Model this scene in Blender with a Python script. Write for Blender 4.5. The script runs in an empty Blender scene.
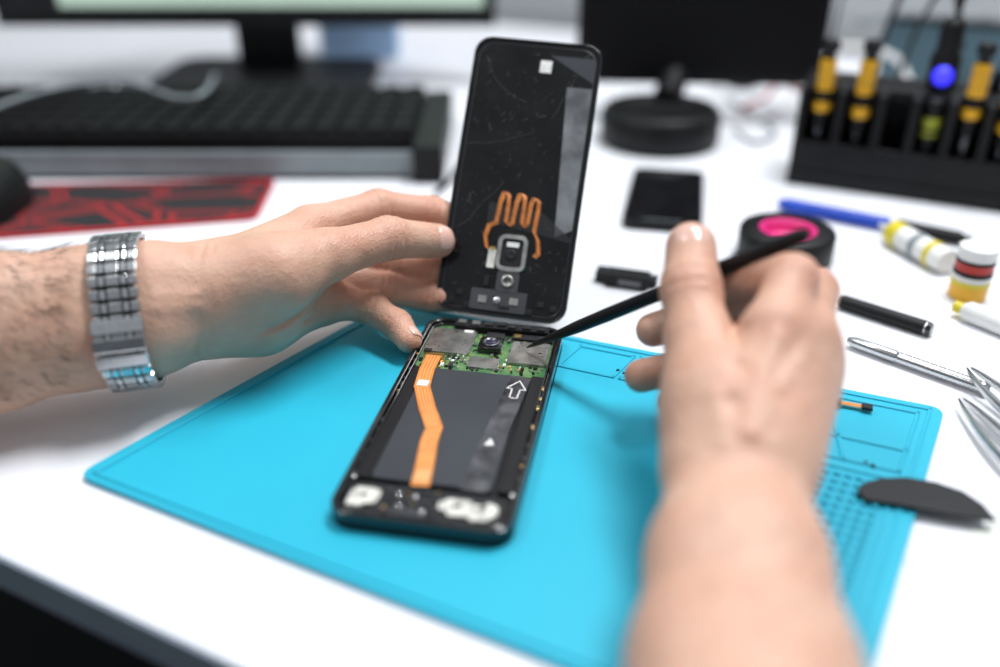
import bpy, bmesh, math, random
import numpy as np
from mathutils import Vector, Matrix
random.seed(7); np.random.seed(7)
D=bpy.data; S=bpy.context.scene
# ------------------------------------------------------------------ survey frame
PITCH=math.radians(29.0); FP=900.0; H=0.247
sp,cp=math.sin(PITCH),math.cos(PITCH)
def pt(u,v,t):
    dx=(u-500)/FP; dy=(333.5-v)/FP
    return Vector((dx*t,(cp+dy*sp)*t,H+(-sp+dy*cp)*t))
def pz(u,v,z=0.0):
    dy=(333.5-v)/FP
    return pt(u,v,(H-z)/(sp-dy*cp))
# ------------------------------------------------------------------ materials
def mat(name,col,rough=0.5,metal=0.0,col2=None,nscale=40,bump=0.0,bscale=200,coat=0.0,emit=None,estr=0,spec=0.5,rvar=0.0):
    m=D.materials.new(name); m.use_nodes=True
    nt=m.node_tree; b=nt.nodes['Principled BSDF']
    b.inputs['Roughness'].default_value=rough; b.inputs['Metallic'].default_value=metal
    b.inputs['Specular IOR Level'].default_value=spec
    b.inputs['Coat Weight'].default_value=coat; b.inputs['Coat Roughness'].default_value=0.08
    tc=nt.nodes.new('ShaderNodeTexCoord')
    c2=col2 if col2 else tuple(c*0.88 for c in col)
    n=nt.nodes.new('ShaderNodeTexNoise'); n.inputs['Scale'].default_value=nscale; n.inputs['Detail'].default_value=5
    nt.links.new(tc.outputs['Object'],n.inputs['Vector'])
    r=nt.nodes.new('ShaderNodeValToRGB'); r.color_ramp.elements[0].position=0.35; r.color_ramp.elements[1].position=0.65
    r.color_ramp.elements[0].color=(*c2,1); r.color_ramp.elements[1].color=(*col,1)
    nt.links.new(n.outputs['Fac'],r.inputs['Fac']); nt.links.new(r.outputs['Color'],b.inputs['Base Color'])
    if rvar:
        n3=nt.nodes.new('ShaderNodeTexNoise'); n3.inputs['Scale'].default_value=nscale*1.7; n3.inputs['Detail'].default_value=6
        nt.links.new(tc.outputs['Object'],n3.inputs['Vector'])
        mr=nt.nodes.new('ShaderNodeMapRange'); mr.inputs[1].default_value=.4; mr.inputs[2].default_value=.65; mr.inputs[3].default_value=rough; mr.inputs[4].default_value=rough+rvar
        nt.links.new(n3.outputs['Fac'],mr.inputs[0]); nt.links.new(mr.outputs[0],b.inputs['Roughness'])
    if bump:
        n2=nt.nodes.new('ShaderNodeTexNoise'); n2.inputs['Scale'].default_value=bscale; n2.inputs['Detail'].default_value=4
        nt.links.new(tc.outputs['Object'],n2.inputs['Vector'])
        bp=nt.nodes.new('ShaderNodeBump'); bp.inputs['Strength'].default_value=bump; bp.inputs['Distance'].default_value=0.0005
        nt.links.new(n2.outputs['Fac'],bp.inputs['Height']); nt.links.new(bp.outputs['Normal'],b.inputs['Normal'])
    if emit:
        b.inputs['Emission Color'].default_value=(*emit,1); b.inputs['Emission Strength'].default_value=estr
    return m
M={}
M['desk']=mat('desk_white_laminate',(0.82,0.83,0.87),0.32,col2=(0.80,0.81,0.85),nscale=3)
M['edge']=mat('desk_edge_band',(0.24,0.30,0.36),0.5)
M['black']=mat('black_plastic',(0.008,0.008,0.009),0.5,col2=(0.005,0.005,0.006),bump=0.15,bscale=600,spec=.28)
M['key']=mat('keycap_plastic',(0.006,0.006,0.007),0.6,spec=.15)
M['blackg']=mat('black_gloss',(0.006,0.006,0.008),0.10,col2=(0.012,0.012,0.013),nscale=80,coat=0.4)
M['glass']=mat('black_back_glass',(0.008,0.008,0.009),0.05,col2=(0.003,0.003,0.0035),nscale=38,rvar=.16,bump=.10,bscale=50,spec=.42)
M['dark']=mat('dark_grey_plastic',(0.014,0.015,0.017),0.5,spec=.3)
M['gun']=mat('gunmetal',(0.14,0.14,0.15),0.3,0.9)
M['blue']=mat('blue_silicone',(0.018,0.43,0.60),0.5,col2=(0.017,0.415,0.58),nscale=8,bump=0.1,bscale=900,spec=.35)
M['steel']=mat('polished_steel',(0.80,0.81,0.82),0.10,1.0,nscale=300)
M['steelb']=mat('brushed_steel',(0.60,0.61,0.62),0.24,1.0,nscale=400)
M['shield']=mat('pcb_shield',(0.62,0.62,0.58),0.28,0.85,col2=(0.34,0.34,0.33),nscale=120)
M['pcb']=mat('green_pcb',(0.035,0.15,0.05),0.3,col2=(0.16,0.27,0.11),nscale=260)
M['bat']=mat('battery_wrap',(0.040,0.045,0.053),0.38,col2=(0.032,0.036,0.044),nscale=20)
M['tape']=mat('conductive_tape',(0.15,0.15,0.16),0.2,0.4,col2=(0.035,0.035,0.04),nscale=90,bump=0.5,bscale=120)
M['cop']=mat('copper_flex',(0.90,0.33,0.08),0.28,0.2,col2=(0.74,0.24,0.05),nscale=200)
M['coil']=mat('coil_copper',(0.62,0.22,0.06),0.35,0.3,col2=(0.40,0.13,0.04),nscale=200)
M['coppale']=mat('copper_flex_trace',(0.95,0.52,0.22),0.3,0.3)
M['gold']=mat('gold_contact',(0.8,0.55,0.2),0.3,1.0)
M['white']=mat('white_paint',(0.85,0.85,0.83),0.5)
M['foam']=mat('worn_white_foam',(0.84,0.83,0.76),0.8,col2=(0.42,0.41,0.38),nscale=230,bump=0.6,bscale=250)
M['glue']=mat('milky_tape',(0.22,0.23,0.245),0.2,col2=(0.09,0.095,0.102),nscale=50,coat=0.2,bump=.3,bscale=90)
M['scr']=mat('scratch_marks',(0.085,0.09,0.095),0.5)
M['pink']=mat('pink_core',(0.75,0.02,0.22),0.5)
M['bluepen']=mat('blue_pen_plastic',(0.01,0.07,0.55),0.25)
M['yellow']=mat('yellow_plastic',(0.75,0.62,0.03),0.4)
M['orange']=mat('amber_plastic',(0.88,0.46,0.02),0.35)
M['lime']=mat('lime_plastic',(0.42,0.46,0.04),0.4)
M['red']=mat('red_plastic',(0.50,0.03,0.02),0.4)
M['padred']=mat('red_stitching',(0.50,0.01,0.02),0.7)
M['screen']=mat('lit_screen',(0.3,0.4,0.35),0.3,emit=(0.62,0.80,0.66),estr=0.5)
M['led']=mat('blue_led',(0.02,0.03,0.6),0.3,emit=(0.05,0.04,1.0),estr=1.6)
M['grey']=mat('light_grey_plastic',(0.26,0.30,0.32),0.45)
M['lblue']=mat('pale_blue_card',(0.40,0.60,0.88),0.5)
M['wall']=mat('wall_paint',(0.60,0.62,0.64),0.8,nscale=2)
M['teal']=mat('slate_blue_panel',(0.09,0.17,0.21),0.6)
M['floor']=mat('dark_carpet',(0.010,0.010,0.013),0.95,nscale=60)
M['paper']=mat('paper',(0.74,0.78,0.72),0.7)
M['lens']=mat('lens_glass',(0.02,0.02,0.06),0.05,coat=1)
# patterned mouse pad
mp=mat('mousepad_fabric',(0.01,0.01,0.012),0.85); nt=mp.node_tree; b=nt.nodes['Principled BSDF']
tc=nt.nodes.new('ShaderNodeTexCoord'); vo=nt.nodes.new('ShaderNodeTexVoronoi'); vo.feature='DISTANCE_TO_EDGE'
vo.inputs['Scale'].default_value=24
mpn=nt.nodes.new('ShaderNodeMapping'); mpn.inputs['Scale'].default_value=(0.6,1.2,1); mpn.inputs['Rotation'].default_value=(0,0,0.4)
nt.links.new(tc.outputs['Object'],mpn.inputs['Vector']); nt.links.new(mpn.outputs['Vector'],vo.inputs['Vector'])
rr_=nt.nodes.new('ShaderNodeValToRGB'); rr_.color_ramp.elements[0].position=0.060; rr_.color_ramp.elements[0].color=(0.42,0.010,0.014,1)
rr_.color_ramp.elements[1].position=0.072; rr_.color_ramp.elements[1].color=(0.012,0.012,0.014,1)
e=rr_.color_ramp.elements.new(0.036); e.color=(0.42,.010,.014,1); e=rr_.color_ramp.elements.new(0.028); e.color=(0.012,.012,.014,1)
nt.links.new(vo.outputs['Distance'],rr_.inputs['Fac']); nt.links.new(rr_.outputs['Color'],b.inputs['Base Color']); M['pad']=mp
# skin
def skinmat(name,base,red,sc=0.15):
    m=D.materials.new(name); m.use_nodes=True; nt=m.node_tree; b=nt.nodes['Principled BSDF']
    b.inputs['Roughness'].default_value=0.46; b.inputs['Specular IOR Level'].default_value=0.4
    b.inputs['Subsurface Weight'].default_value=sc; b.inputs['Subsurface Scale'].default_value=0.003
    b.inputs['Subsurface Radius'].default_value=(1.0,0.35,0.2)
    tc=nt.nodes.new('ShaderNodeTexCoord')
    at=nt.nodes.new('ShaderNodeAttribute'); at.attribute_name='flush'
    n=nt.nodes.new('ShaderNodeTexNoise'); n.inputs['Scale'].default_value=50; n.inputs['Detail'].default_value=6; n.inputs['Roughness'].default_value=.55
    nt.links.new(tc.outputs['Object'],n.inputs['Vector'])
    ma=nt.nodes.new('ShaderNodeMath'); ma.operation='MULTIPLY_ADD'; ma.inputs[1].default_value=1.2; ma.inputs[2].default_value=-0.50
    nt.links.new(n.outputs['Fac'],ma.inputs[0])
    ad=nt.nodes.new('ShaderNodeMath'); ad.operation='ADD'; ad.use_clamp=True
    nt.links.new(ma.outputs[0],ad.inputs[0]); nt.links.new(at.outputs['Fac'],ad.inputs[1])
    mx=nt.nodes.new('ShaderNodeMix'); mx.data_type='RGBA'; mx.inputs[6].default_value=(*base,1); mx.inputs[7].default_value=(*red,1)
    nt.links.new(ad.outputs[0],mx.inputs[0]); nt.links.new(mx.outputs[2],b.inputs['Base Color'])
    v=nt.nodes.new('ShaderNodeTexVoronoi'); v.inputs['Scale'].default_value=850; nt.links.new(tc.outputs['Object'],v.inputs['Vector'])
    n2=nt.nodes.new('ShaderNodeTexNoise'); n2.inputs['Scale'].default_value=170; n2.inputs['Detail'].default_value=7; nt.links.new(tc.outputs['Object'],n2.inputs['Vector'])
    a2=nt.nodes.new('ShaderNodeMath'); a2.operation='MULTIPLY_ADD'; a2.inputs[1].default_value=3.0
    nt.links.new(n2.outputs['Fac'],a2.inputs[0]); nt.links.new(v.outputs['Distance'],a2.inputs[2])
    bp=nt.nodes.new('ShaderNodeBump'); bp.inputs['Strength'].default_value=0.6; bp.inputs['Distance'].default_value=0.0004
    nt.links.new(a2.outputs[0],bp.inputs['Height']); nt.links.new(bp.outputs['Normal'],b.inputs['Normal'])
    return m
M['skin']=skinmat('skin',(0.665,0.415,0.305),(0.56,0.235,0.155))
M['nail']=mat('fingernail',(0.78,0.50,0.42),0.22,col2=(0.72,0.44,0.36),coat=0.3)
M['hair']=mat('arm_hair',(0.05,0.028,0.016),0.6)
# ------------------------------------------------------------------ mesh builder
class MB:
    def __init__(s): s.v=[];s.f=[];s.m=[];s.sm=[];s.mats=[]
    def mi(s,k):
        if k not in s.mats: s.mats.append(k)
        return s.mats.index(k)
    def add(s,vs,fs,k,smooth=False):
        o=len(s.v); s.v+= [tuple(x) for x in vs]; i=s.mi(k)
        for f in fs: s.f.append([a+o for a in f]); s.m.append(i); s.sm.append(smooth)
    def box(s,c,sz,k,R=None,taper=1.0):
        c=Vector(c); vs=[]
        for z in (-1,1):
            tt=taper if z>0 else 1
            for x,y in ((-1,-1),(1,-1),(1,1),(-1,1)):
                p=Vector((x*sz[0]/2*tt,y*sz[1]/2*tt,z*sz[2]/2))
                if R is not None: p=R@p
                vs.append(c+p)
        s.add(vs,[[3,2,1,0],[4,5,6,7],[0,1,5,4],[1,2,6,5],[2,3,7,6],[3,0,4,7]],k)
    def prism(s,ol,z0,z1,k,F=None):
        n=len(ol); vs=[Vector((p[0],p[1],z0)) for p in ol]+[Vector((p[0],p[1],z1)) for p in ol]
        if F: vs=[F@p for p in vs]
        s.add(vs,[list(range(n))[::-1],list(range(n,2*n))]+[[i,(i+1)%n,n+(i+1)%n,n+i] for i in range(n)],k)
    def ring(s,o1,o2,z0,z1,k):
        n=len(o1); vs=[]
        for ol,z in ((o1,z0),(o1,z1),(o2,z1),(o2,z0)): vs+=[Vector((p[0],p[1],z)) for p in ol]
        fs=[]
        for j in range(4):
            a=j*n; b2=((j+1)%4)*n
            fs+=[[a+i,a+(i+1)%n,b2+(i+1)%n,b2+i] for i in range(n)]
        s.add(vs,fs,k)
    def tube(s,ps,rs,k,n=16,caps=True,flat=None,smooth=True):
        ps=[Vector(p) for p in ps]; vs=[];m=len(ps)
        if not hasattr(rs,'__len__'): rs=[rs]*m
        up=None
        for i,p in enumerate(ps):
            d=(ps[min(i+1,m-1)]-ps[max(i-1,0)]).normalized()
            if up is None:
                up=Vector((0,0,1)) if abs(d.z)<0.9 else Vector((0,1,0))
            a=d.cross(up).normalized(); up2=a.cross(d).normalized(); up=up2
            for j in range(n):
                t=2*math.pi*j/n
                vs.append(p+(a*math.cos(t)+up2*math.sin(t)*(flat or 1))*rs[i])
        fs=[[i*n+j,i*n+(j+1)%n,(i+1)*n+(j+1)%n,(i+1)*n+j] for i in range(m-1) for j in range(n)]
        s.add(vs,fs,k,smooth)
        if caps: s.add([vs[j] for j in range(n)]+[vs[(m-1)*n+j] for j in range(n)],[list(range(n))[::-1],list(range(n,2*n))],k)
    def lathe(s,prof,k,c=(0,0,0),R=None,n=40,smooth=True):
        c=Vector(c); vs=[];m=len(prof)
        for r,z in prof:
            for j in range(n):
                t=2*math.pi*j/n; p=Vector((max(r,1e-5)*math.cos(t),max(r,1e-5)*math.sin(t),z))
                if R is not None: p=R@p
                vs.append(c+p)
        s.add(vs,[[i*n+j,i*n+(j+1)%n,(i+1)*n+(j+1)%n,(i+1)*n+j] for i in range(m-1) for j in range(n)],k,smooth)
    def build(s,name,parent=None,mw=None,bevel=0,seg=2):
        me=D.meshes.new(name); me.from_pydata(s.v,[],s.f)
        for k in s.mats: me.materials.append(M[k])
        me.polygons.foreach_set('material_index',s.m); me.polygons.foreach_set('use_smooth',s.sm); me.update()
        bm=bmesh.new(); bm.from_mesh(me); bmesh.ops.recalc_face_normals(bm,faces=bm.faces); bm.to_mesh(me); bm.free()
        o=D.objects.new(name,me); S.collection.objects.link(o)
        if parent: o.parent=parent          # parts are modelled in the parent's local frame
        elif mw is not None: o.matrix_world=mw
        if bevel:
            b=o.modifiers.new('bev','BEVEL'); b.width=bevel; b.segments=seg; b.limit_method='ANGLE'; b.angle_limit=math.radians(40)
        return o
def empty(name,mw=None):
    e=D.objects.new(name,None); S.collection.objects.link(e); e.empty_display_size=0.02
    if mw is not None: e.matrix_world=mw
    return e
def rr(w,h,r,n=8,cx=0,cy=0):
    o=[]
    for (sx,sy,a0) in ((1,-1,-90),(1,1,0),(-1,1,90),(-1,-1,180)):
        for i in range(n+1):
            a=math.radians(a0+90*i/n); o.append((cx+sx*(w/2-r)+r*math.cos(a),cy+sy*(h/2-r)+r*math.sin(a)))
    return o
def catmull(ps,n=8):
    ps=[Vector(p) for p in ps]; q=[ps[0]]+ps+[ps[-1]]; o=[]
    for i in range(1,len(q)-2):
        for j in range(n):
            t=j/n; a,b,c,d=q[i-1],q[i],q[i+1],q[i+2]
            o.append(0.5*((2*b)+(c-a)*t+(2*a-5*b+4*c-d)*t*t+(3*b-a-3*c+d)*t**3))
    o.append(ps[-1]); return o
def roundpoly(ps,r,n=6):
    o=[];m=len(ps)
    for i in range(m):
        p=Vector(ps[i][:2]);a=(Vector(ps[i-1][:2])-p).normalized();b=(Vector(ps[(i+1)%m][:2])-p).normalized()
        A=p+a*r;B=p+b*r
        for j in range(n+1):
            t=j/n; o.append(tuple(A*(1-t)**2+p*2*t*(1-t)+B*t*t))
    return o
def RZ(a): return Matrix.Rotation(a,3,'Z')
def frame(o,ex,ey):
    ex=Vector(ex).normalized(); ey=Vector(ey); ey=(ey-ex*ey.dot(ex)).normalized(); ez=ex.cross(ey)
    m=Matrix.Identity(4)
    for i,a in enumerate((ex,ey,ez)):
        for j in range(3): m[j][i]=a[j]
    m.translation=Vector(o); return m
# ------------------------------------------------------------------ room + desk
DA=math.radians(-26.6)
dm=Matrix.Translation((-0.196,0.2665,0))@Matrix.Rotation(DA,4,'Z')
b=MB(); b.box((0.15,0.55,-0.009),(2.6,1.1,0.018),'desk'); 
b.box((0.15,-0.0008,-0.009),(2.6,0.0016,0.0175),'edge')
for x in (-1.05,1.35):
    for y in (0.08,1.02): b.box((x,y,-0.384),(0.05,0.05,0.732),'dark')
b.box((0.15,1.0,-0.06),(2.35,0.03,0.08),'dark')
b.build('desk',mw=dm)
b=MB(); b.box((0,1.0,-0.80),(8,8,0.1),'floor'); b.build('floor')
b=MB(); b.box((0.15,1.22,0.6),(6.0,0.1,2.7),'wall'); b.build('wall_back',mw=dm)
b=MB(); b.box((0.15,1.1605,-0.70),(6.0,0.015,0.09),'white'); b.build('baseboard_back',mw=dm)
# ------------------------------------------------------------------ mat
A=pz(76,474,0.003).to_2d();Bc=Vector((-.0652,.4804));C=pz(945,408,.003).to_2d();Dd=Vector((.102,.170))
def mq(u,v):
    return (A*(1-u)+Dd*u)*(1-v)+(Bc*(1-u)+C*u)*v
b=MB(); b.prism(roundpoly([A,Dd,C,Bc],0.008),0.0002,0.003,'blue')
def ridge(p,q,w=0.0022,h=0.0009,k='blue'):
    p=Vector(p);q=Vector(q);d=q-p; c=(p+q)/2
    b.box((c.x,c.y,0.003+h/2-0.0002),(d.length+w,w,h+.0002),k,RZ(math.atan2(d.y,d.x)))
def cellbox(u0,v0,u1,v1,w=0.0018):
    ps=[mq(u0,v0),mq(u1,v0),mq(u1,v1),mq(u0,v1)]
    for i in range(4): ridge(ps[i],ps[(i+1)%4],w)
cellbox(.02,.02,.98,.98)
us=[.40,.51,.60,.70,.82]
for i in range(len(us)-1): cellbox(us[i]+.006,.84,us[i+1]-.006,.955)
cellbox(.83,.72,.965,.955); ridge(mq(.83,.955),mq(.89,.72)); ridge(mq(.83,.80),mq(.965,.80))
cellbox(.65,.70,.81,.825); ridge(mq(.70,.70),mq(.70,.825))
cellbox(.83,.06,.965,.69)
nu,nv=8,24
for i in range(nu):
    for j in range(nv):
        u=.838+(.957-.838)*(i+.5)/nu; v=.075+(.68-.075)*(j+.5)/nv; c=mq(u,v)
        b.box((c.x,c.y,0.0036),(0.0030,0.0036,0.0014),'blue',RZ(math.radians(-28)))
b.build('silicone_repair_mat',bevel=0.0004)
# ------------------------------------------------------------------ phone being repaired
PW,PL=0.0755,0.169
pm=Matrix.Translation((-0.0174,0.3550,0.0032))@Matrix.Rotation(math.radians(-10.7),4,'Z')
ph=empty('disassembled_smartphone',pm)
b=MB()
b.prism(rr(PW,PL,.010),0.0,0.0045,'black')
b.ring(rr(PW,PL,.010),rr(PW-.005,PL-.005,.008),0.004,0.0083,'blackg')
b.ring(rr(PW-.0065,PL-.0065,.0075),rr(PW-.0085,PL-.0085,.007),0.004,0.0072,'blackg')
for i in range(14):
    y=-.055+i*.0078
    for sx in (-1,1):
        if random.random()<.7: b.box((sx*.0345,y+random.uniform(-.002,.002),.0066),(.0016,random.uniform(.001,.004),.0012),random.choice(['gun','dark','gun','gold']))
b.build('frame',ph,pm,bevel=0.0006)
b=MB()
b.prism(rr(.052,.091,.002,4,-.001,-.0125),.0045,.0070,'bat')
b.box((-.0305,-.012,.0055),(.006,.092,.002),'black'); b.box((.0305,-.012,.0058),(.006,.092,.0026),'black')
b.build('battery',ph,pm,bevel=0.0004)
b=MB()
def strip(pts,w,z,h,k):
    pts=[Vector(p) for p in pts]
    L=[];R_=[]
    for i,p in enumerate(pts):
        d=(pts[min(i+1,len(pts)-1)]-pts[max(i-1,0)]).normalized(); n=Vector((-d.y,d.x))
        L.append(p+n*w/2);R_.append(p-n*w/2)
    vs=[(q.x,q.y,zz) for zz in (z,z+h) for q in L+R_]; n=len(pts);m=2*n
    fs=[]
    for i in range(n-1):
        fs+=[[i,i+1,n+i+1,n+i][::-1],[m+i,m+i+1,m+n+i+1,m+n+i]]
        fs+=[[i,i+1,m+i+1,m+i],[n+i,n+i+1,m+n+i+1,m+n+i]]
    fs+=[[0,n,m+n,m],[n-1,2*n-1,m+2*n-1,m+n-1]]
    b.add(vs,fs,k)
strip([(.0175,-.060),(.0185,-.03),(.0205,.0),(.0225,.031)],.0105,.0071,.0003,'tape')
b.build('tape_strip',ph,pm)
b=MB()
fx=[(-.0255,.044),(-.0255,.030),(-.0238,.014),(-.0165,-.004),(-.0092,-.019),(-.0088,-.030),(-.0065,-.045),(-.0045,-.061)]
strip(fx,.0080,.0074,.00025,'cop')
for off in (.0024,.0008,-.0008,-.0024):
    strip([(x+off,y) for x,y in fx],.0005,.00766,.00006,'coppale')
b.box((-.0240,.0165,.0078),(.0055,.005,.0003),'white'); b.box((-.0052,-.055,.0078),(.0065,.008,.0004),'coppale')
b.build('display_flex_cable',ph,pm)
b=MB()   # printed marks
def line(p,q,w,z,k='white'):
    p=Vector(p);q=Vector(q);d=q-p;c=(p+q)/2; b.box((c.x,c.y,z),(d.length+w,w,.00008),k,RZ(math.atan2(d.y,d.x)))
ar=[(.0200,.012),(.0200,.020),(.0172,.020),(.0225,.0275),(.0268,.0195),(.0240,.0195),(.0236,.0115)]
for i in range(len(ar)): line(ar[i],ar[(i+1)%len(ar)],.0006,.0075)
b.add([(.0158,-.028,.0076),(.0202,-.0275,.0076),(.0178,-.0225,.0076)],[[0,1,2]],'white')
b.build('printed_marks',ph,pm)
b=MB()   # main board
b.prism(rr(.068,.046,.004,4,0,.0575),.0045,.0055,'pcb')
b.prism(rr(.024,.025,.002,4,-.0205,.0615),.0055,.0074,'shield')
b.prism(rr(.020,.022,.001,3,.0225,.056),.0055,.0073,'shield')
b.prism(rr(.016,.010,.001,3,.001,.043),.0055,.0068,'shield')
b.prism(rr(.052,.006,.001,3,.004,.0775),.0050,.0098,'black')
for x in (-.018,-.010,-.003,.004,.010,.018,.026): b.box((x,.0775+random.uniform(-.001,.001),.0100),(.0045,.0035,.0018),random.choice(['gun','dark','shield','gun']))
b.box((.022,.0715,.0066),(.022,.005,.0022),'dark'); b.box((.014,.0715,.0080),(.004,.003,.0006),'gold'); b.box((.027,.0715,.0080),(.006,.003,.0006),'gun')
b.prism(rr(.0125,.0125,.002,4,.0015,.0600),.0055,.0090,'blackg')
b.lathe([(0.0045,.0090),(.0045,.0098),(.0036,.0100),(.0030,.0094),(0.0001,.0093)],'gun',(.0015,.0600,0))
b.lathe([(.0026,.0097),(.0014,.0100),(0,.0101)],'lens',(.0015,.0600,0))
b.prism(rr(.010,.006,.001,3,.002,.0705),.0055,.0078,'gun')
b.box((-.0255,.0450,.0066),(.010,.0045,.0016),'gold')
b.box((-.0300,.0485,.0078),(.004,.003,.0006),'dark'); b.box((-.013,.0720,.0077),(.005,.0025,.0004),'white')
for i in range(340):
    x=random.uniform(-.032,.032);y=random.uniform(.036,.074)
    k=random.choice(['dark','black','gold','shield','white','black','gun','coppale','shield']); s_=random.uniform(.0006,.0018)
    if (x<-.008 and y>.049) or (x>.0125 and .044<y<.067) or (abs(x-.0015)<.0065 and .053<y<.067): 
        if random.random()<.8 or abs(x-.0015)<.0065: continue
        b.box((x,y,.00745),(s_*.6,s_*.5,.0003),'dark'); continue
    b.box((x,y,.0059),(s_,s_*random.choice([.5,1,1.6]),.0009),k)
b.build('mainboard',ph,pm,bevel=0.0002,seg=1)
b=MB()
b.prism(rr(.066,.018,.005,6,0,-.0705),.0045,.0066,'blackg')
bl=[(-.0315,-.0770),(-.0318,-.0690),(-.0300,-.0655),(-.0235,-.0650),(-.0195,-.0662),(-.0190,-.0705),(-.0200,-.0745),(-.0240,-.0752),(-.0262,-.0772)]
b.prism(bl,.0066,.0073,'foam')
bl=[(.0055,-.0690),(.0060,-.0732),(.0095,-.0738),(.0105,-.0765),(.0185,-.0762),(.0205,-.0780),(.0265,-.0772),(.0305,-.073),(.0300,-.068),(.026,-.0660),(.0235,-.0682),(.0195,-.0680),(.0185,-.0662),(.010,-.0662)]
b.prism(bl,.0066,.0074,'foam')
b.box((.0135,-.0705,.0075),(.004,.0022,.0003),'dark');b.box((.024,-.070,.0075),(.0025,.003,.0003),'gun');b.box((-.0255,-.070,.0074),(.003,.0018,.0003),'scr')
b.prism(rr(.016,.004,.001,3,-.006,-.0775),.0066,.0071,'gun'); b.box((-.006,-.0635,.0070),(.014,.0015,.0008),'gun')
for i in range(36): b.box((random.uniform(-.017,.004),random.uniform(-.078,-.063),.0069),(random.uniform(.0005,.002),random.uniform(.0004,.0012),.0006),random.choice(['gun','dark','gold','steelb','scr']))
for x,y in ((-.010,-.074),(-.005,-.067),(-.012,-.067),(0,-.076),(-.034,-.059),(.034,-.059),(-.03,-.081),(.03,-.081)):
    b.lathe([(.0001,.0074),(.0010,.0073),(.0012,.0066)],'steelb',(x,y,0),n=12)
b.build('speaker_module',ph,pm,bevel=0.0002,seg=1)
# ------------------------------------------------------------------ back cover held upright
BL=pt(436,307,.506);BR=pt(562,328,.496);TL=pt(479,38,.525);TR=pt(605,45,.515)
o0=(BL+BR)/2;top=(TL+TR)/2;fm=frame(o0,(BR-BL)+(TR-TL),top-o0)
cw=((BR-BL).length+(TR-TL).length)/2+.0015; ch=(top-o0).length
cv=empty('phone_back_cover',fm)
b=MB()
b.prism(rr(cw,ch,.010,8,0,ch/2),-.0012,0,'glass')
b.ring(rr(cw,ch,.010,8,0,ch/2),rr(cw-.0022,ch-.0022,.009,8,0,ch/2),-.0002,.0009,'blackg')
b.ring(rr(cw-.006,ch-.006,.009,8,0,ch/2),rr(cw-.0066,ch-.0066,.0087,8,0,ch/2),.0,.0002,'gun')
b.build('shell',cv,fm,bevel=.0003)
b=MB()
X=lambda u:(u-.5)*cw
Y=lambda v:v*ch
def poly(ps,z,k,h=.00012): b.prism([(X(u),Y(v)) for u,v in ps],z,z+h,k)
poly([(.76,.84),(.955,.84),(.955,.33),(.83,.30)],.0001,'glue')
poly([(.955,.95),(.60,.95),(.955,.86)],.0001,'bat')
poly([(.30,.40),(.72,.38),(.955,.30),(.955,.285),(.3,.33)],.0001,'dark')
poly([(.53,.885),(.62,.885),(.62,.930),(.53,.930)],.0001,'white')
for i in range(300):
    u=random.uniform(.06,.94);v=random.uniform(.05,.96);a=random.gauss(1.2,.8);l=random.choice([.0004,.0007,.0012,.003])
    b.box((X(u),Y(v),.0003),(l,random.uniform(.0001,.00028),.0001),'scr',RZ(a))
def crack(u,v,a,n):
    p=Vector((X(u),Y(v)))
    for i in range(n):
        a+=random.uniform(-.2,.2); q=p+Vector((math.cos(a),math.sin(a)))*random.uniform(.002,.006)
        if abs(q.x)>cw*.46 or not .01<q.y<ch*.97: break
        d=q-p; b.box(((p.x+q.x)/2,(p.y+q.y)/2,.0003),(d.length,.00014,.0001),'scr',RZ(math.atan2(d.y,d.x))); p=q
for u,v,a in ((.05,.6,.3),(.1,.93,-1),(.08,.3,.4),(.9,.93,-2.2)): crack(u,v,a,9)
pts=[(.37,.24),(.34,.285),(.36,.325),(.42,.34),(.43,.42),(.45,.455),(.49,.455),(.50,.42),(.50,.345),(.53,.335),(.56,.345),(.57,.42),(.59,.455),(.63,.455),(.64,.42),(.64,.345),(.66,.335),(.69,.35),(.70,.43),(.72,.445),(.76,.44),(.765,.40),(.755,.32),(.80,.29),(.82,.24),(.79,.225)]
pts=[(.50+(u-.56)*.88,.235+(v-.24)*.93) for u,v in pts]
for ox,oy,k in ((-.0009,.0006,'coil'),(.0,.0,'cop'),(.0009,-.0006,'coil')):
    b.tube([(X(u)+ox,Y(v)+oy,.0005) for u,v in pts],.00042,k,n=8,flat=.4)
b.build('antenna_coil_and_tapes',cv,fm)
b=MB()
cx_=X(.53);cy_=Y(.225)
def ringrect(w,h,r,t,cx,cy,z0,z1,k): b.ring(rr(w,h,r,5,cx,cy),rr(w-2*t,h-2*t,max(r-t,.0005),5,cx,cy),z0,z1,k)
ringrect(.017,.021,.0045,.0025,cx_,cy_,0,.0022,'shield'); b.prism(rr(.012,.015,.003,5,cx_,cy_),0.0001,.0006,'blackg')
b.box((cx_,cy_+.0050,.0010),(.007,.003,.0006),'white'); b.lathe([(.003,.0006),(.0032,.0012),(.0022,.0013),(0,.0009)],'dark',(cx_-.0005,cy_-.0008,0),n=20)
b.prism(rr(.013,.0125,.002,4,cx_,Y(.125)),.0001,.0016,'gun'); b.lathe([(.0036,.0016),(.0036,.0028),(.0022,.0029),(.0022,.0016),(0,.0016)],'shield',(cx_,Y(.125),0),n=20)
b.prism(rr(.032,.012,.0012,4,X(.48),Y(.055)),.0001,.0013,'gun'); b.box((X(.36),Y(.055),.0016),(.005,.004,.0008),'shield');b.box((X(.60),Y(.058),.0016),(.005,.004,.0008),'shield');b.box((X(.53),Y(.035),.0016),(.006,.002,.0008),'dark')
b.lathe([(.0022,.0013),(.0022,.0020),(0,.0020)],'steelb',(X(.47),Y(.055),0),n=16)
b.box((X(.38),Y(.20),.0008),(.0045,.011,.0012),'foam'); b.box((X(.38),Y(.235),.0012),(.003,.002,.0008),'gold'); b.box((X(.37),Y(.12),.0008),(.003,.006,.0012),'dark')
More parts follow.
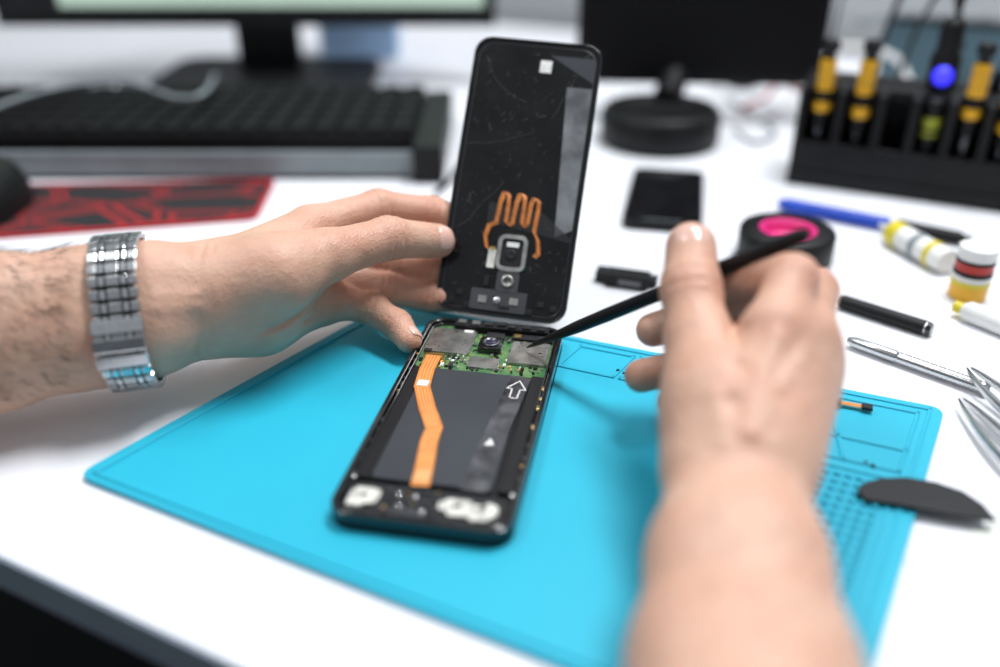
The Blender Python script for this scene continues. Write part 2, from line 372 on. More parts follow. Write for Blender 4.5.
for u,v in ((.12,.04),(.9,.05),(.72,.03),(.25,.03),(.8,.06),(.18,.07)): b.box((X(u),Y(v),.0005),(.004,.003,.001),'dark')
b.build('camera_window_parts',cv,fm,bevel=.0002,seg=1)
# ------------------------------------------------------------------ spudger
t0=pt(527,347.5,.470); t1=pt(808,233,.362); d=(t1-t0)
b=MB()
prof=[(0,.0004),(.03,.0011),(.10,.0020),(.22,.0031),(.35,.0034),(.90,.0034),(.985,.0032),(1.0,.0022)]
b.tube([t0+d*s for s,_ in prof],[r for _,r in prof],'black',n=20)
b.build('spudger_tool')
# ------------------------------------------------------------------ hands (distance field -> surface nets)
def surface_nets(F,org,h):
    nx,ny,nz=F.shape; I=F<0
    cnt=np.zeros((nx-1,ny-1,nz-1),np.int8)
    cs=[(a,b_,c) for a in (0,1) for b_ in (0,1) for c in (0,1)]
    for a,b_,c in cs: cnt+=I[a:nx-1+a,b_:ny-1+b_,c:nz-1+c]
    idx=np.argwhere((cnt>0)&(cnt<8)); N=len(idx)
    val={c:F[idx[:,0]+c[0],idx[:,1]+c[1],idx[:,2]+c[2]] for c in cs}
    acc=np.zeros((N,3));n=np.zeros(N)
    for c in cs:
        for ax in range(3):
            if c[ax]==0:
                c2=list(c);c2[ax]=1;c2=tuple(c2); v0=val[c];v1=val[c2]
                m=(v0<0)!=(v1<0); t=np.where(m,v0/np.where(m,v0-v1,1),0)
                p=np.zeros((N,3)); p[:]=c; p[:,ax]+=t
                acc+=p*m[:,None]; n+=m
    V=(idx+acc/n[:,None])*h+np.array(org)
    vid=-np.ones((nx-1,ny-1,nz-1),np.int64); vid[idx[:,0],idx[:,1],idx[:,2]]=np.arange(N)
    Q=[]
    for ax in range(3):
        o1,o2=(ax+1)%3,(ax+2)%3
        sl0=[slice(None)]*3; sl1=[slice(None)]*3; sl0[ax]=slice(0,-1); sl1[ax]=slice(1,None)
        a=I[tuple(sl0)];b_=I[tuple(sl1)]; e=np.argwhere(a!=b_)
        e=e[(e[:,o1]>0)&(e[:,o2]>0)&(e[:,o1]<F.shape[o1]-1)&(e[:,o2]<F.shape[o2]-1)]
        fl=~a[e[:,0],e[:,1],e[:,2]]
        q=[]
        for d1,d2 in ((-1,-1),(0,-1),(0,0),(-1,0)):
            k=e.copy();k[:,o1]+=d1;k[:,o2]+=d2; q.append(vid[k[:,0],k[:,1],k[:,2]])
        q=np.stack(q,1); q[fl]=q[fl][:,::-1]; Q.append(q)
    return V,np.concatenate(Q)
def smin(a,b_,k):
    h=np.maximum(k-np.abs(a-b_),0)/k
    return np.minimum(a,b_)-h*h*k*.25
def build_arm(name,palm,fingers,flush,grooves,hs=.0011,kp=.014,kf=.007):
    allp=[p for ch_ in palm for p in ch_]+[p for f in fingers for p in f]
    P=np.array([list(p[0]) for p in allp]);R=np.array([p[1] for p in allp])
    lo=(P-R[:,None]).min(0)-.006; hi=(P+R[:,None]).max(0)+.006
    n=np.ceil((hi-lo)/hs).astype(int)
    gx=(lo[0]+hs*np.arange(n[0]))[:,None,None].astype(np.float32);gy=(lo[1]+hs*np.arange(n[1]))[None,:,None].astype(np.float32);gz=(lo[2]+hs*np.arange(n[2]))[None,None,:].astype(np.float32)
    def cone(a,ra,b_,rb):
        ba=b_-a;L=ba.dot(ba)
        t=np.clip(((gx-a.x)*ba.x+(gy-a.y)*ba.y+(gz-a.z)*ba.z)/L,0,1)
        return (np.sqrt((gx-a.x-t*ba.x)**2+(gy-a.y-t*ba.y)**2+(gz-a.z-t*ba.z)**2)-(ra+(rb-ra)*t)).astype(np.float32)
    Pf=None
    for c in palm:
        for i in range(len(c)-1):
            f=cone(c[i][0],c[i][1],c[i+1][0],c[i+1][1]); Pf=f if Pf is None else smin(Pf,f,kp)
    for g,dep,wd in grooves:      # creases (+) and tendons (-) on the palm/back surface
        acc=None
        for i in range(len(g)-1):
            a,b_=g[i],g[i+1]; ba=b_-a;L=ba.dot(ba)
            t=np.clip(((gx-a.x)*ba.x+(gy-a.y)*ba.y+(gz-a.z)*ba.z)/L,0,1)
            rx=gx-a.x-t*ba.x;ry=gy-a.y-t*ba.y;rz=gz-a.z-t*ba.z
            al=ry*cp-rz*sp
            e=np.exp(-((rx*rx+ry*ry+rz*rz-.97*al*al)/wd**2)).astype(np.float32)
            acc=e if acc is None else np.maximum(acc,e)
        Pf=Pf+np.float32(dep)*acc
    out=Pf
    for c in fingers:
        Ff=None
        for i in range(len(c)-1):
            f=cone(c[i][0],c[i][1],c[i+1][0],c[i+1][1]); Ff=f if Ff is None else smin(Ff,f,.004)
        for i in range(1,len(c)-1):
            j=c[i][0];ax=(c[i+1][0]-c[i-1][0]).normalized()
            al=(gx-j.x)*ax.x+(gy-j.y)*ax.y+(gz-j.z)*ax.z
            near=np.exp(-(((gx-j.x)**2+(gy-j.y)**2+(gz-j.z)**2)/(c[i][1]*1.6)**2))
            for off in (-.0032,0,.0032):
                Ff=Ff+(.0011*np.exp(-((al-off)/.0009)**2)*near*1.4).astype(np.float32)
            Ff=Ff-(.0011*np.exp(-(al/.006)**2)*near).astype(np.float32)
        out=smin(out,smin(Pf,Ff,kf),.0016)
    V,Q=surface_nets(out,lo,hs)
    me=D.meshes.new(name); me.vertices.add(len(V)); me.vertices.foreach_set('co',V.astype(np.float32).ravel())
    me.loops.add(len(Q)*4); me.loops.foreach_set('vertex_index',Q.ravel().astype(np.int32))
    me.polygons.add(len(Q)); me.polygons.foreach_set('loop_start',np.arange(0,len(Q)*4,4,dtype=np.int32)); me.polygons.foreach_set('loop_total',np.full(len(Q),4,dtype=np.int32))
    me.polygons.foreach_set('use_smooth',np.ones(len(Q),bool)); me.update(calc_edges=True); me.validate()
    at=me.attributes.new('flush','FLOAT','POINT'); fl=np.zeros(len(V))
    for p,r,s_ in flush: fl=np.maximum(fl,s_*np.exp(-((V-np.array(p))**2).sum(1)/r**2))
    at.data.foreach_set('value',fl.astype(np.float32))
    me.materials.append(M['skin'])
    o=D.objects.new(name,me); S.collection.objects.link(o)
    sm=o.modifiers.new('smooth','SMOOTH'); sm.factor=.5; sm.iterations=2
    return o,V,Q
def nail(parent,name,j,ax,nrm,r,w=1.0,l0=-.0055,l1=.0055):
    ax=ax.normalized(); nrm=(nrm-ax*nrm.dot(ax)).normalized(); sd=ax.cross(nrm)
    vs=[];fs=[];nu,nv=12,12
    for i in range(nu+1):
        u=-1+2*i/nu
        for k in range(nv+1):
            v=-1+2*k/nv
            uu=u*math.sqrt(1-v*v/2);vv=v*math.sqrt(1-u*u/2)
            a=(vv*.5+v*.5)*math.radians(52)*w
            s=(l0+l1)/2+(l1-l0)/2*(uu*.5+u*.5)
            rad=(math.sqrt(max(r*r-s*s,0)) if s>0 else r)+.00035-.0007*max(0,(abs(v)-.85)/.15)-.0006*max(0,(-u-.8)/.2)
            vs.append(j+ax*s+nrm*rad*math.cos(a)+sd*rad*math.sin(a))
    for i in range(nu):
        for k in range(nv): fs.append([i*(nv+1)+k,(i+1)*(nv+1)+k,(i+1)*(nv+1)+k+1,i*(nv+1)+k+1])
    b=MB(); b.add(vs,fs,'nail',True); o=b.build(name,parent)
    so=o.modifiers.new('sol','SOLIDIFY'); so.thickness=.0006; so.offset=-1
    return o
def hairs(parent,name,V,Q,test,dirv,n,L):
    a=V[Q[:,0]];c=V[Q[:,2]];nn=np.cross(c-a,V[Q[:,3]]-V[Q[:,1]]); nn/=np.linalg.norm(nn,axis=1)[:,None]+1e-12
    ce=(a+c)/2
    sel=np.where(test(ce))[0]; sel=np.random.choice(sel,min(n,len(sel)),replace=False)
    cu=D.curves.new(name,'CURVE'); cu.dimensions='3D'; cu.bevel_depth=.00011; cu.bevel_resolution=0
    for s in sel:
        p=Vector(ce[s]);q=Vector(nn[s])
        l=L*random.uniform(.5,1.1); dv=(dirv+Vector([random.uniform(-.5,.5) for _ in range(3)])).normalized()
        dv=(dv-q*dv.dot(q)).normalized()
        sp_=cu.splines.new('POLY'); sp_.points.add(3)
        for i in range(4):
            t=i/3; w=p+(dv*t+q*(.40*t-.20*t*t))*l-q*.0003
            sp_.points[i].co=(*w,1); sp_.points[i].radius=1-.8*t
    cu.materials.append(M['hair']); o=D.objects.new(name,cu); S.collection.objects.link(o); o.parent=parent
def J(u,v,t,r): return (pt(u,v,t),r)
def G(*a): return [pt(*p) for p in a]
# left hand
Lp=[
 [J(-480,330,.40,.030),J(-10,316,.41,.0255),J(90,300,.425,.0218),J(150,291,.43,.0200),J(215,283,.445,.0170)],
 [J(-480,372,.40,.029),J(-10,350,.41,.0250),J(90,336,.425,.0213),J(150,328,.43,.0195),J(215,315,.448,.0162)],
 [J(215,283,.445,.016),J(310,228,.487,.0108)],
 [J(215,290,.452,.016),J(322,247,.498,.0108)],
 [J(215,305,.455,.015),J(326,275,.500,.0104)],
 [J(215,314,.452,.014),J(322,300,.492,.0100)],
 [J(228,290,.438,.0165),J(275,276,.442,.0172),J(325,256,.457,.0128)],
 [J(225,316,.446,.0150),J(262,317,.455,.015),J(318,300,.484,.0110)]]
Lf=[
 [J(325,256,.457,.0128),J(388,238,.482,.0110),J(438,241,.502,.0096)],
 [J(310,228,.487,.0112),J(378,207,.512,.0096),J(432,212,.525,.0086),J(468,222,.5235,.0076)],
 [J(322,247,.498,.0110),J(392,264,.514,.0092),J(435,272,.5185,.0084),J(466,277,.519,.0075)],
 [J(326,275,.500,.0105),J(388,290,.506,.0089),J(430,297,.513,.0080),J(456,300,.514,.0070)],
 [J(322,300,.492,.0098),J(372,308,.492,.0083),J(397,325,.483,.0076),J(409,340,.475,.0070)]]
Lg=[(G((338,285,.45),(318,300,.45),(285,322,.44),(250,338,.43)),.0020,.0016),
    (G((360,290,.47),(330,312,.46),(300,322,.455)),.0014,.0014),
    (G((203,235,.43),(206,300,.425),(200,350,.43)),.0014,.0014),(G((212,235,.43),(216,300,.425),(210,350,.43)),.0008,.0012),
    (G((165,309,.415),(198,306,.42)),-.0012,.0035),(G((165,297,.415),(198,294,.42)),-.0010,.003),
    (G((300,262,.44),(322,236,.45),(330,225,.47)),.0010,.0016)]
fl=[(f[i][0],.013,.6) for f in Lf for i in range(1,len(f))]+[(pt(340,275,.47),.03,.4)]
lh,V,Q=build_arm('human_hand',Lp,Lf,fl,Lg)
nrm=(Vector((0,0,H))-Lf[0][-1][0])
nail(lh,'thumb_nail',Lf[0][-1][0],Lf[0][-1][0]-Lf[0][-2][0],nrm.normalized()+Vector((0,0,.25)),.0096)
nail(lh,'pinky_nail',Lf[4][-1][0],Lf[4][-1][0]-Lf[4][-2][0],Vector((.5,.3,.6)),.0070,l0=-.004,l1=.004)
WX=pt(88,300,.42).x
hairs(lh,'forearm_hair',V,Q,lambda c:(c[:,0]<WX)&(c[:,0]>-.30)&(c[:,2]>.030),Vector((.8,-.1,-.35)),1200,.012)
# right hand
def W(x,y,z,r): return (Vector((x,y,z)),r)
Rp=[
 [W(.022,-.12,.065,.031),W(.042,.06,.045,.027),J(711,667,.266,.0215),J(712,560,.296,.0180),J(718,470,.33,.0160),J(718,440,.338,.016)],
 [W(.046,-.12,.065,.031),W(.060,.06,.045,.027),J(772,667,.266,.0215),J(762,560,.296,.0180),J(752,470,.33,.0160),J(760,440,.338,.016)],
 [J(740,450,.335,.016),J(775,330,.350,.0110)],
 [J(750,450,.335,.016),J(806,338,.358,.0108)],
 [J(755,450,.335,.016),J(812,366,.364,.0104)],
 [J(758,455,.335,.0155),J(804,402,.366,.0100)],
 [J(722,455,.336,.0160),J(713,400,.348,.0160),J(699,345,.364,.0128)],
 [J(745,420,.345,.017),J(772,380,.36,.015)]]
Rf=[
 [J(699,345,.364,.0128),J(691,290,.378,.0122),J(691,247,.389,.0108)],
 [J(775,330,.350,.0112),J(792,279,.366,.0100),J(757,276,.388,.0090),J(731,283,.398,.0082)],
 [J(806,338,.358,.0110),J(813,292,.386,.0099),J(728,306,.412,.0088),J(653,330,.418,.0080)],
 [J(812,366,.364,.0106),J(808,340,.398,.0092),J(720,358,.418,.0083),J(641,376,.412,.0077)],
 [J(804,402,.366,.0102),J(788,388,.398,.0084),J(725,398,.414,.0076),J(672,402,.412,.0069)]]
Rg=[(G((742,430,.315),(760,380,.325),(776,335,.336)),-.0014,.0032),(G((752,430,.315),(785,375,.33),(806,340,.345)),-.0014,.0030),(G((760,440,.32),(795,400,.34),(812,370,.352)),-.0012,.003),
    (G((792,345,.34),(772,395,.33)),.0014,.003),(G((735,330,.35),(728,365,.345),(722,400,.335)),.0028,.0035),
    (G((715,395,.325),(722,440,.315)),-.0012,.004)]
fl=[(f[i][0],.013,.5) for f in Rf for i in range(1,len(f))]+[(f[0][0],.012,.4) for f in Rf]
rh,V,Q=build_arm('human_hand',Rp,Rf,fl,Rg)
nail(rh,'thumb_nail',Rf[0][-1][0],Rf[0][-1][0]-Rf[0][-2][0],Vector((-.1,-.35,.9)),.0108)
nail(rh,'ring_nail',Rf[3][-1][0],Rf[3][-1][0]-Rf[3][-2][0],Vector((0,.6,-.5)),.0077)
hairs(rh,'forearm_hair',V,Q,lambda c:(c[:,1]<.24)&(c[:,1]>.05)&(c[:,2]>.035),Vector((.35,.7,-.1)),300,.009)
# ------------------------------------------------------------------ wrist watch
ctr=(pt(129,312,.4255)); axd=(pt(150,311,.43)-pt(90,318,.425)).normalized()
upv=(pt(120,243,.427)-pt(137,381,.427)).normalized(); axd=(axd-upv*axd.dot(upv)).normalized(); outv=axd.cross(upv)
wm=frame(ctr,upv,outv)   # local x: wrist-width, y: through, z: along arm
wa=empty('wristwatch',wm)
b=MB(); hw=.0095; rad=.0262
per=4*hw+2*math.pi*rad; N=34
def stad(s):
    s=s%per
    segs=[(2*hw,0),(math.pi*rad,1),(2*hw,2),(math.pi*rad,3)]
    for L,t in segs:
        if s<=L: break
        s-=L
    if t==0: return (hw-s,rad,math.pi/2)
    if t==1: a=math.pi/2+s/rad; return (-hw+rad*math.cos(a),rad*math.sin(a),a)
    if t==2: return (-hw+s,-rad,-math.pi/2)
    a=-math.pi/2+s/rad; return (hw+rad*math.cos(a),rad*math.sin(a),a)
camloc=wm.inverted()@Vector((0,0,H)); ysgn=1 if camloc.y>0 else -1
for i in range(N):
    x,y,a=stad(per*(i+.5)/N)
    if y*ysgn<-rad*.75 and abs(x)<.012: continue
    R=Matrix.Rotation(a-math.pi/2,3,'Z'); st=per/N
    for z,w,k,th,f in ((-.0085,.0042,'steelb',.0030,.84),(-.0047,.0026,'steel',.0036,.78),(0,.0060,'steelb',.0033,.84),(.0047,.0026,'steel',.0036,.78),(.0085,.0042,'steelb',.0030,.84)):
        b.box((x,y,z),(st*f,th,w),k,R)
    b.box((x,y,0),(st*1.02,.0012,.018),'black',R)
# folding clasp plate
for s0,wd,k in ((-.0225,.0060,'steelb'),(-.0155,.0065,'steel'),(-.0080,.0065,'steel')):
    x=s0;y=(rad+.0022)*ysgn
    xx=x; yy=y
    if abs(x)>hw:
        a=(abs(x)-hw)/rad; xx=-(hw+math.sin(a)*(rad+.0022)); yy=ysgn*(rad+.0022)*math.cos(a); R=Matrix.Rotation(a*ysgn,3,'Z')
    else: R=Matrix.Identity(3)
    b.box((xx,yy,0),(wd,.0022,.0225),k,R)
b.build('bracelet',wa,wm,bevel=.0006,seg=2)
b=MB()
b.lathe([(0,.0),(.019,.0),(.0205,.002),(.0205,.007),(.018,.0095),(.0165,.0095),(.0165,.0088),(0,.0088)],'steel',(0,-ysgn*(rad-.001),0),Matrix.Rotation(math.pi/2*ysgn,3,'X'))
b.build('watch_case',wa,wm)
# ------------------------------------------------------------------ mouse pad, mouse
P=[pz(-260,262,0.001).to_2d(),pz(256,219,.001).to_2d(),pz(275,181,.001).to_2d(),pz(-200,191,.001).to_2d()]
P[0].x-=.05
cen=sum(P,Vector((0,0)))/4
b=MB(); b.prism(roundpoly([p-cen for p in P],.008),0.0002,.0022,'pad')
ol=roundpoly([p-cen for p in P],.008)
def inset(ol,d):
    o=[];n=len(ol)
    for i in range(n):
        a=Vector(ol[i-1]);c=Vector(ol[(i+1)%n]);t=(c-a).normalized(); o.append(tuple(Vector(ol[i])+Vector((-t.y,t.x))*d))
    return o
b.ring(inset(ol,-.0004),inset(ol,.0020),.0002,.0028,'padred')
b.build('mouse_pad',mw=Matrix.Translation((cen.x,cen.y,0)))
b=MB()
mc=pz(-18,215,.0)
vs=[];n=24
for i in range(11):
    a=math.pi/2*i/10
    for j in range(n):
        t=2*math.pi*j/n; vs.append((mc.x+.031*math.cos(t)*math.cos(a)**.6,mc.y+.055*math.sin(t)*math.cos(a)**.6,.0030+.036*math.sin(a)))
b.add(vs,[[i*n+j,i*n+(j+1)%n,(i+1)*n+(j+1)%n,(i+1)*n+j] for i in range(10) for j in range(n)],'black',True)
b.box((mc.x,mc.y+.028,.030),(.006,.016,.010),'dark')
b.build('computer_mouse')
# ------------------------------------------------------------------ keyboard on riser
b=MB(); x0,x1=-.62,-.046
b.box(((x0+x1-.024)/2,.79,.012),(x1-x0-.024,.165,.020),'grey')
b.box((x1-.012,.785,.016),(.024,.18,.030),'black')
b.box(((x0+x1)/2,.775,.0012),(x1-x0-.02,.14,.002),'dark')
b.build('keyboard_riser',bevel=.002)
b=MB(); b.box(((x0+x1)/2-.012,.790,.0288),(x1-x0-.026,.155,.013),'key')
nk=26
for r in range(6):
    for c in range(nk):
        x=x0+.006+(x1-.03-x0)*(c+.5)/nk; y=.722+r*.0245+.002
        b.box((x,y+.002,.037),(.0188,.0210,.006),'key',taper=.88)
b.build('keyboard',bevel=.0008,seg=1)
# ------------------------------------------------------------------ monitors
mo=empty('computer_monitor')
b=MB(); b.box((-.275,1.03,.24),(.54,.028,.35),'black'); b.box((-.275,1.05,.24),(.30,.03,.2),'black')
b.box((-.275,1.0155,.2365),(.515,.002,.312),'dark')
b.build('panel',mo,bevel=.003)
b=MB(); b.box((-.245,1.0142,.238),(.455,.0008,.305),'screen'); b.build('screen',mo)
b=MB(); b.prism(rr(.24,.16,.03,6,-.262,1.04),0.0002,.012,'black'); b.box((-.265,1.065,.07),(.07,.02,.14),'black'); b.box((-.265,1.062,.11),(.05,.03,.05),'dark')
b.build('stand',mo,bevel=.002)
mo2=empty('computer_monitor')
R=RZ(math.radians(-4))
b=MB(); b.box((.190,.885,.159),(.232,.022,.245),'black',R); b.box((.190,.873,.159),(.220,.002,.228),'key',R); b.build('panel',mo2,bevel=.003)
b=MB(); b.lathe([(0,.0005),(.052,.0005),(.054,.004),(.054,.026),(.050,.032),(.046,.033),(.044,.030),(0,.030)],'black',(.146,.812,0)); b.tube([(.155,.84,.028),(.175,.90,.05),(.18,.905,.12)],.014,'black')
b.build('round_stand',mo2)
# background items
b=MB(); b.box((-.175,1.17,.05),(.095,.05,.09),'lblue'); b.box((-.175,1.17,.098),(.098,.053,.006),'white'); b.build('storage_box',bevel=.002)
b=MB(); 
b.box((0,0,.036),(.40,.02,.072),'teal'); b.box((0,0,.074),(.404,.026,.006),'dark'); b.box((-.12,-.03,.004),(.03,.08,.008),'dark'); b.box((.12,-.03,.004),(.03,.08,.008),'dark')
b.build('desk_divider_panel',mw=Matrix.Translation((.60,.93,0))@Matrix.Rotation(DA,4,'Z'),bevel=.002)
# cables
def cable(name,pts,r,k):
    b=MB(); b.tube(catmull(pts,10),r,k,n=10); return b.build(name)
cable('white_cable',[pz(712,88,.004),pz(760,70,.03),pz(800,52,.06),pz(850,46,.07),pz(890,55,.06),pz(905,72,.03),(.40,.83,.0035)],.0035,'white')
cable('white_cable',[pz(700,112,.003),pz(735,122,.003),pz(770,116,.003),pz(792,100,.003),(.29,.80,.003),(.33,.83,.003)],.0024,'white')
cable('grey_cable',[pz(726,98,.0025),pz(748,112,.0025),pz(775,132,.0025),pz(755,142,.0025),pz(735,130,.0025)],.0018,'grey')
cable('red_cable',[pz(740,108,.006),pz(765,98,.012),pz(785,84,.026),(.30,.78,.030),(.34,.81,.01)],.0024,'red')
cable('grey_cable',[pz(860,22,.085),pz(880,18,.085),pz(910,14,.08),pz(950,25,.07),pz(990,15,.08)],.003,'grey')
cable('black_cable',[(.36,.72,.10),(.355,.76,.155),(.345,.80,.15),(.335,.83,.06),(.33,.86,.004)],.0025,'black')
cable('black_cable',[pz(715,78,.003),pz(745,88,.003),pz(780,74,.003),pz(808,66,.003),(.36,.90,.003)],.0022,'black')
cable('grey_cable',[pz(-60,130,.048),pz(40,92,.052),pz(120,82,.054),pz(178,98,.051),pz(205,92,.052),pz(215,75,.02)],.0022,'grey')
cable('black_cable',[pz(436,192,.002),pz(447,182,.003),pz(455,172,.003),(-.02,.80,.003),(-.03,.92,.003)],.0022,'black')
# ------------------------------------------------------------------ screwdriver rack
rm=Matrix.Translation((.231,.697,0))@Matrix.Rotation(math.atan2(-.066,.142),4,'Z')
b=MB(); L=.25
b.box((L/2,.030,.006),(L,.060,.012),'black'); b.box((L/2,.052,.040),(L,.016,.078),'black')
b.box((L/2,.034,.073),(L,.026,.008),'black'); b.box((L/2,.004,.020),(L,.004,.030),'black')
for x in (.003,.031,.060,.084,.109,.134,.160,.187,.214,.247):
    b.box((x,.028,.040),(.006,.050,.072),'black')
b.build('screwdriver_rack',None,rm,bevel=.0012)
def driver(x,k,z0,zt,y=.0135):
    b=MB(); r=.0062
    b.lathe([(.0012,.0125),(.0014,.03),(.0026,z0-.012),(.0034,z0)],'gun',(x,y,0),n=14)
    h=zt-z0
    b.lathe([(.0034,z0),(.0055,z0+.004),(.0045,z0+.010),(r,z0+.014)],'black',(x,y,0),n=14)
    for q in range(5):
        za=z0+.014+q*(h-.028)/5; zb=z0+.014+(q+1)*(h-.028)/5; kk='black' if q==1 else k
        b.lathe([(r,za),(r*1.08,(za+zb)/2),(r*(.9 if q<4 else .8),zb)],kk,(x,y,0),n=14)
    b.lathe([(r*.8,zt-.014),(r*.6,zt-.010),(r*1.05,zt-.008),(r*1.05,zt-.002),(r*.7,zt),(0,zt)],'black',(x,y,0),n=14)
    b.build('screwdriver',None,rm)
for x,k,z0,zt in ((.0165,'orange',.044,.112),(.0455,'orange',.042,.114),(.0965,'lime',.034,.076),(.1215,'orange',.050,.118),(.1465,'orange',.042,.115),(.1735,'orange',.042,.114),(.2005,'lime',.042,.112)): driver(x,k,z0,zt)
b=MB()
b.lathe([(0,.0796),(.010,.0796),(.011,.082),(.011,.102),(.0085,.106),(.0085,.124),(.006,.130),(0,.130)],'black',(.097,.036,0),n=24)
b.lathe([(.0070,0),(.0070,.003),(0,.0042)],'led',(.097,.0255,.090),Matrix.Rotation(math.pi/2,3,'X'),n=20)
b.tube(catmull([(.097,.036,.130),(.100,.040,.155),(.093,.07,.165),(.07,.12,.10),(.06,.15,.01)]),.0018,'black',n=8)
b.build('led_inspection_torch',None,rm)
for k,(x,y) in enumerate(((.012,.045),(.135,.045))):
    b=MB(); b.tube([(x,y,.080),(x+.004,y+.004,.15),(x+.012,y+.01,.22)],[.0012,.0009,.0006],'gun',n=8); b.lathe([(0,.0796),(.004,.0796),(.004,.09),(.0015,.094)],'black',(x,y,0),n=12); b.build('long_probe',None,rm)
# ------------------------------------------------------------------ small phone
c4=[pz(617,219,.007),pz(697,226,.007),pz(708,172,.007),pz(639,168,.007)]
c=sum(c4,Vector())/4; ex=(c4[1]-c4[0])+(c4[2]-c4[3]); ey=(c4[3]-c4[0])+(c4[2]-c4[1])
fm2=frame((c.x,c.y,.0003),(ex.x,ex.y,0),(ey.x,ey.y,0)); w=ex.length/2;h=ey.length/2
b=MB(); b.prism(rr(w,h,.008),0,.0072,'black'); b.prism(rr(w-.004,h-.004,.006),.0072,.0076,'blackg')
b.prism(rr(.012,.0015,.0007,3,0,h/2-.006),.0076,.0078,'dark'); b.box((0,-h/2+.003,.0077),(w*.5,.0008,.0002),'grey')
b.build('smartphone',mw=fm2,bevel=.001)
# connector
c=pz(628,281,.003)
b=MB(); R=RZ(math.radians(-18)); 
b.box((c.x,c.y,.0045),(.026,.012,.0085),'black',R); b.box((c.x-.013,c.y+.007,.004),(.012,.010,.0075),'dark',R); b.box((c.x+.012,c.y-.001,.0035),(.012,.008,.006),'dark',R); b.box((c.x,c.y-.0062,.0045),(.014,.001,.004),'gun',R)
b.build('plug_connector',bevel=.001)
# tape roll
c=pz(788,229,.020)
b=MB(); b.lathe([(.0185,.0005),(.0300,.0005),(.0308,.0015),(.0308,.0185),(.0300,.0200),(.0185,.0200)],'black',(c.x,c.y,0),n=56)
b.lathe([(.0186,.0200),(.0186,.0206),(.0160,.0206),(.0160,.0005),(.0186,.0005)],'pink',(c.x,c.y,0),n=48)
b.lathe([(.0160,.013),(.008,.0125),(.0075,.010),(0,.010)],'pink',(c.x,c.y,0),n=40)
b.build('electrical_tape_roll')
# pens etc
def rod(name,p,q,segs):
    b=MB(); d=q-p
    for s0,s1,r0,r1,k in segs: b.tube([p+d*s0,p+d*(s0+s1)/2,p+d*s1],[r0,(r0+r1)/2,r1],k,n=18)
    return b.build(name,bevel=0)
rod('marker_pen',pz(779,203,.0055),pz(972,240,.0055),[(0,.04,.003,.0046,'bluepen'),(.04,.60,.0048,.0048,'bluepen'),(.60,.63,.005,.005,'white'),(.63,.95,.0050,.0044,'black'),(.95,1,.003,.002,'black')])
rod('stylus_pen',pz(838,300,.0045),pz(932,330,.0045),[(0,.06,.0030,.0040,'black'),(.06,.93,.0042,.0042,'black'),(.93,.95,.0036,.0036,'steelb'),(.95,1,.0042,.0034,'blackg')])
p=pz(848,340,.004);q=pz(990,390,.004)
b=MB(); d=q-p
b.tube([p,p+d*.05,p+d*.35,p+d*.37],[.0018,.003,.0034,.0026],'steelb',n=18)
zs=[.37+.6*i/40 for i in range(41)]; b.tube([p+d*s for s in zs],[.0034 if i%2 else .0028 for i in range(41)],'steelb',n=18)
b.tube([p+d*.97,p+d*1.0],[.0034,.002],'steel',n=18)
b.build('knife_handle')
def tweezer(tip,end,bend,name='tweezers'):
    b=MB(); d=end-tip; n=d.cross(Vector((0,0,1))).normalized()
    for s in (-1,1):
        pts=[tip+n*(s*.0012),tip+d*.12+n*(s*.0035+bend*.4),tip+d*.4+n*(s*.0062+bend),tip+d*.7+n*(s*.005+bend),tip+d+n*(s*.0006)]
        pts=catmull(pts,6); m=len(pts)
        b.tube(pts,[.0004+.0016*min(1,(i/m)*2.2) for i in range(m)],'steelb',n=12,flat=1.4)
    b.build(name)
tweezer(pz(961,399,.005),pz(1090,540,.006),.000)
tweezer(pz(969,368,.012),pz(1120,480,.012),.004)
# pry pick
ol=[(856,494),(862,486),(880,481),(905,480),(935,485),(962,494),(982,507),(996,523),(975,521),(945,516),(915,510),(885,505),(864,502)]
c=pz(925,500,.005)
b=MB(); b.prism([(pz(u,v,.0045).x-c.x,pz(u,v,.0045).y-c.y) for u,v in ol][::-1],0,.0018,'dark'); b.build('pry_pick',mw=Matrix.Translation((c.x,c.y,.0046)),bevel=.0006)
# glue tube
p=pz(893,232,.009);q=pz(948,262,.009);d=q-p
b=MB(); b.tube([p-d*.25,p-d*.05,p],[.0015,.003,.0075],'white',n=20); b.tube([p,p+d*.2],[.0085,.0085],'yellow',n=20); b.tube([p+d*.2,p+d*.75,p+d*1.0],[.0085,.0085,.0082],'white',n=24,flat=.95); b.tube([p+d*.72,p+d*.80],.0088,'yellow',n=24); b.tube([p+d*.45,p+d*.55],.0087,'grey',n=24)
b.build('glue_tube')
def jar(c,s,bands):
    b=MB(); z=.0005; r=.012*s
    for i,(k,h) in enumerate(bands):
        rr2=r*(1.0+.03*(i%2)); b.lathe([(0,z),(rr2,z),(rr2,z+h*s),(0,z+h*s)],k,(c.x,c.y,0),n=28,smooth=False); z+=h*s
    return b
jar(pz(966,296,0),.90,[('orange',.010),('yellow',.003),('white',.004),('black',.003),('red',.006),('black',.002),('white',.008)]).build('flux_jar')
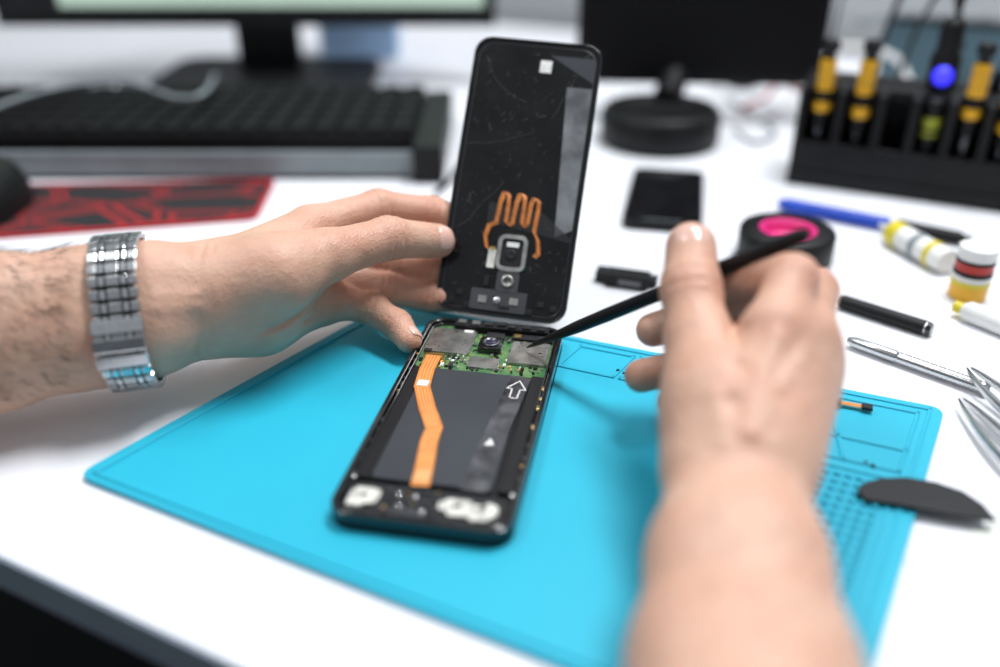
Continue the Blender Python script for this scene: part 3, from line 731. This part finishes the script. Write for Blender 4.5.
# crimped white tube lying at the edge of the frame
p=pz(955,306,.006);q=pz(1030,335,.006);d=q-p
b=MB(); b.tube([p,p+d*.12],.0035,'yellow',n=18); b.tube([p+d*.12,p+d*.2,p+d*.6,p+d],[.0040,.0060,.0062,.0066],'white',n=20); b.build('glue_tube')
b=MB(); c=pz(850,406,.004); R=RZ(math.radians(-20)); b.box((c.x,c.y,.0050),(.014,.003,.0004),'cop',R); b.box((c.x-.006,c.y+.002,.0054),(.004,.005,.0012),'dark',R); b.box((c.x+.007,c.y-.003,.0054),(.005,.004,.0014),'dark',R); b.build('small_flex_connector')
b=MB(); 
for u,v in ((618,370),(624,373),(866,462),(873,465)):
    c=pz(u,v,.004); b.box((c.x,c.y,.0037),(.0016,.0012,.0012),'dark',R)
b.build('tiny_screws')
b=MB(); q4=[pz(905,560,.0005),pz(1000,520,.0005),pz(1180,640,.0005),pz(960,720,.0005)]
b.prism([(q.x,q.y) for q in q4],.0002,.0006,'paper'); b.build('paper_sheet')
# ------------------------------------------------------------------ light
def area(name,loc,tgt,size,e,col=(1,1,1)):
    l=D.lights.new(name,'AREA'); l.shape='RECTANGLE'; l.size=size[0]; l.size_y=size[1]; l.energy=e; l.color=col
    o=D.objects.new(name,l); S.collection.objects.link(o); o.location=loc
    o.rotation_euler=(Vector(tgt)-Vector(loc)).to_track_quat('-Z','Y').to_euler()
area('ceiling_light',(0.50,0.75,1.6),(0,.36,0),(.8,.3),32,(.97,.985,1))
area('ceiling_light',(-0.9,0.4,1.7),(0,.40,0),(.9,.3),12,(.95,.98,1))
w=D.worlds.new('world'); S.world=w; w.use_nodes=True; nt=w.node_tree; bg=nt.nodes['Background']
tc=nt.nodes.new('ShaderNodeTexCoord'); sx=nt.nodes.new('ShaderNodeSeparateXYZ'); nt.links.new(tc.outputs['Generated'],sx.inputs[0])
cr=nt.nodes.new('ShaderNodeValToRGB'); nt.links.new(sx.outputs['Z'],cr.inputs['Fac'])
els=cr.color_ramp.elements; els[0].position=0.0; els[0].color=(.10,.11,.12,1); els[1].position=1.0; els[1].color=(.85,.89,.95,1)
e=els.new(.12); e.color=(.22,.24,.27,1); e=els.new(.5); e.color=(.58,.62,.67,1)
nt.links.new(cr.outputs['Color'],bg.inputs[0]); bg.inputs[1].default_value=.50
# ------------------------------------------------------------------ camera
cd=D.cameras.new('camera'); cam=D.objects.new('camera',cd); S.collection.objects.link(cam)
cam.location=(0,0,H); cam.rotation_euler=(math.radians(90-29.0),0,0); cd.sensor_width=36; cd.lens=FP*36/1000; cd.clip_start=.01
cd.dof.use_dof=True; cd.dof.focus_distance=.460; cd.dof.aperture_fstop=1.9
S.camera=cam
S.view_settings.view_transform='Standard'
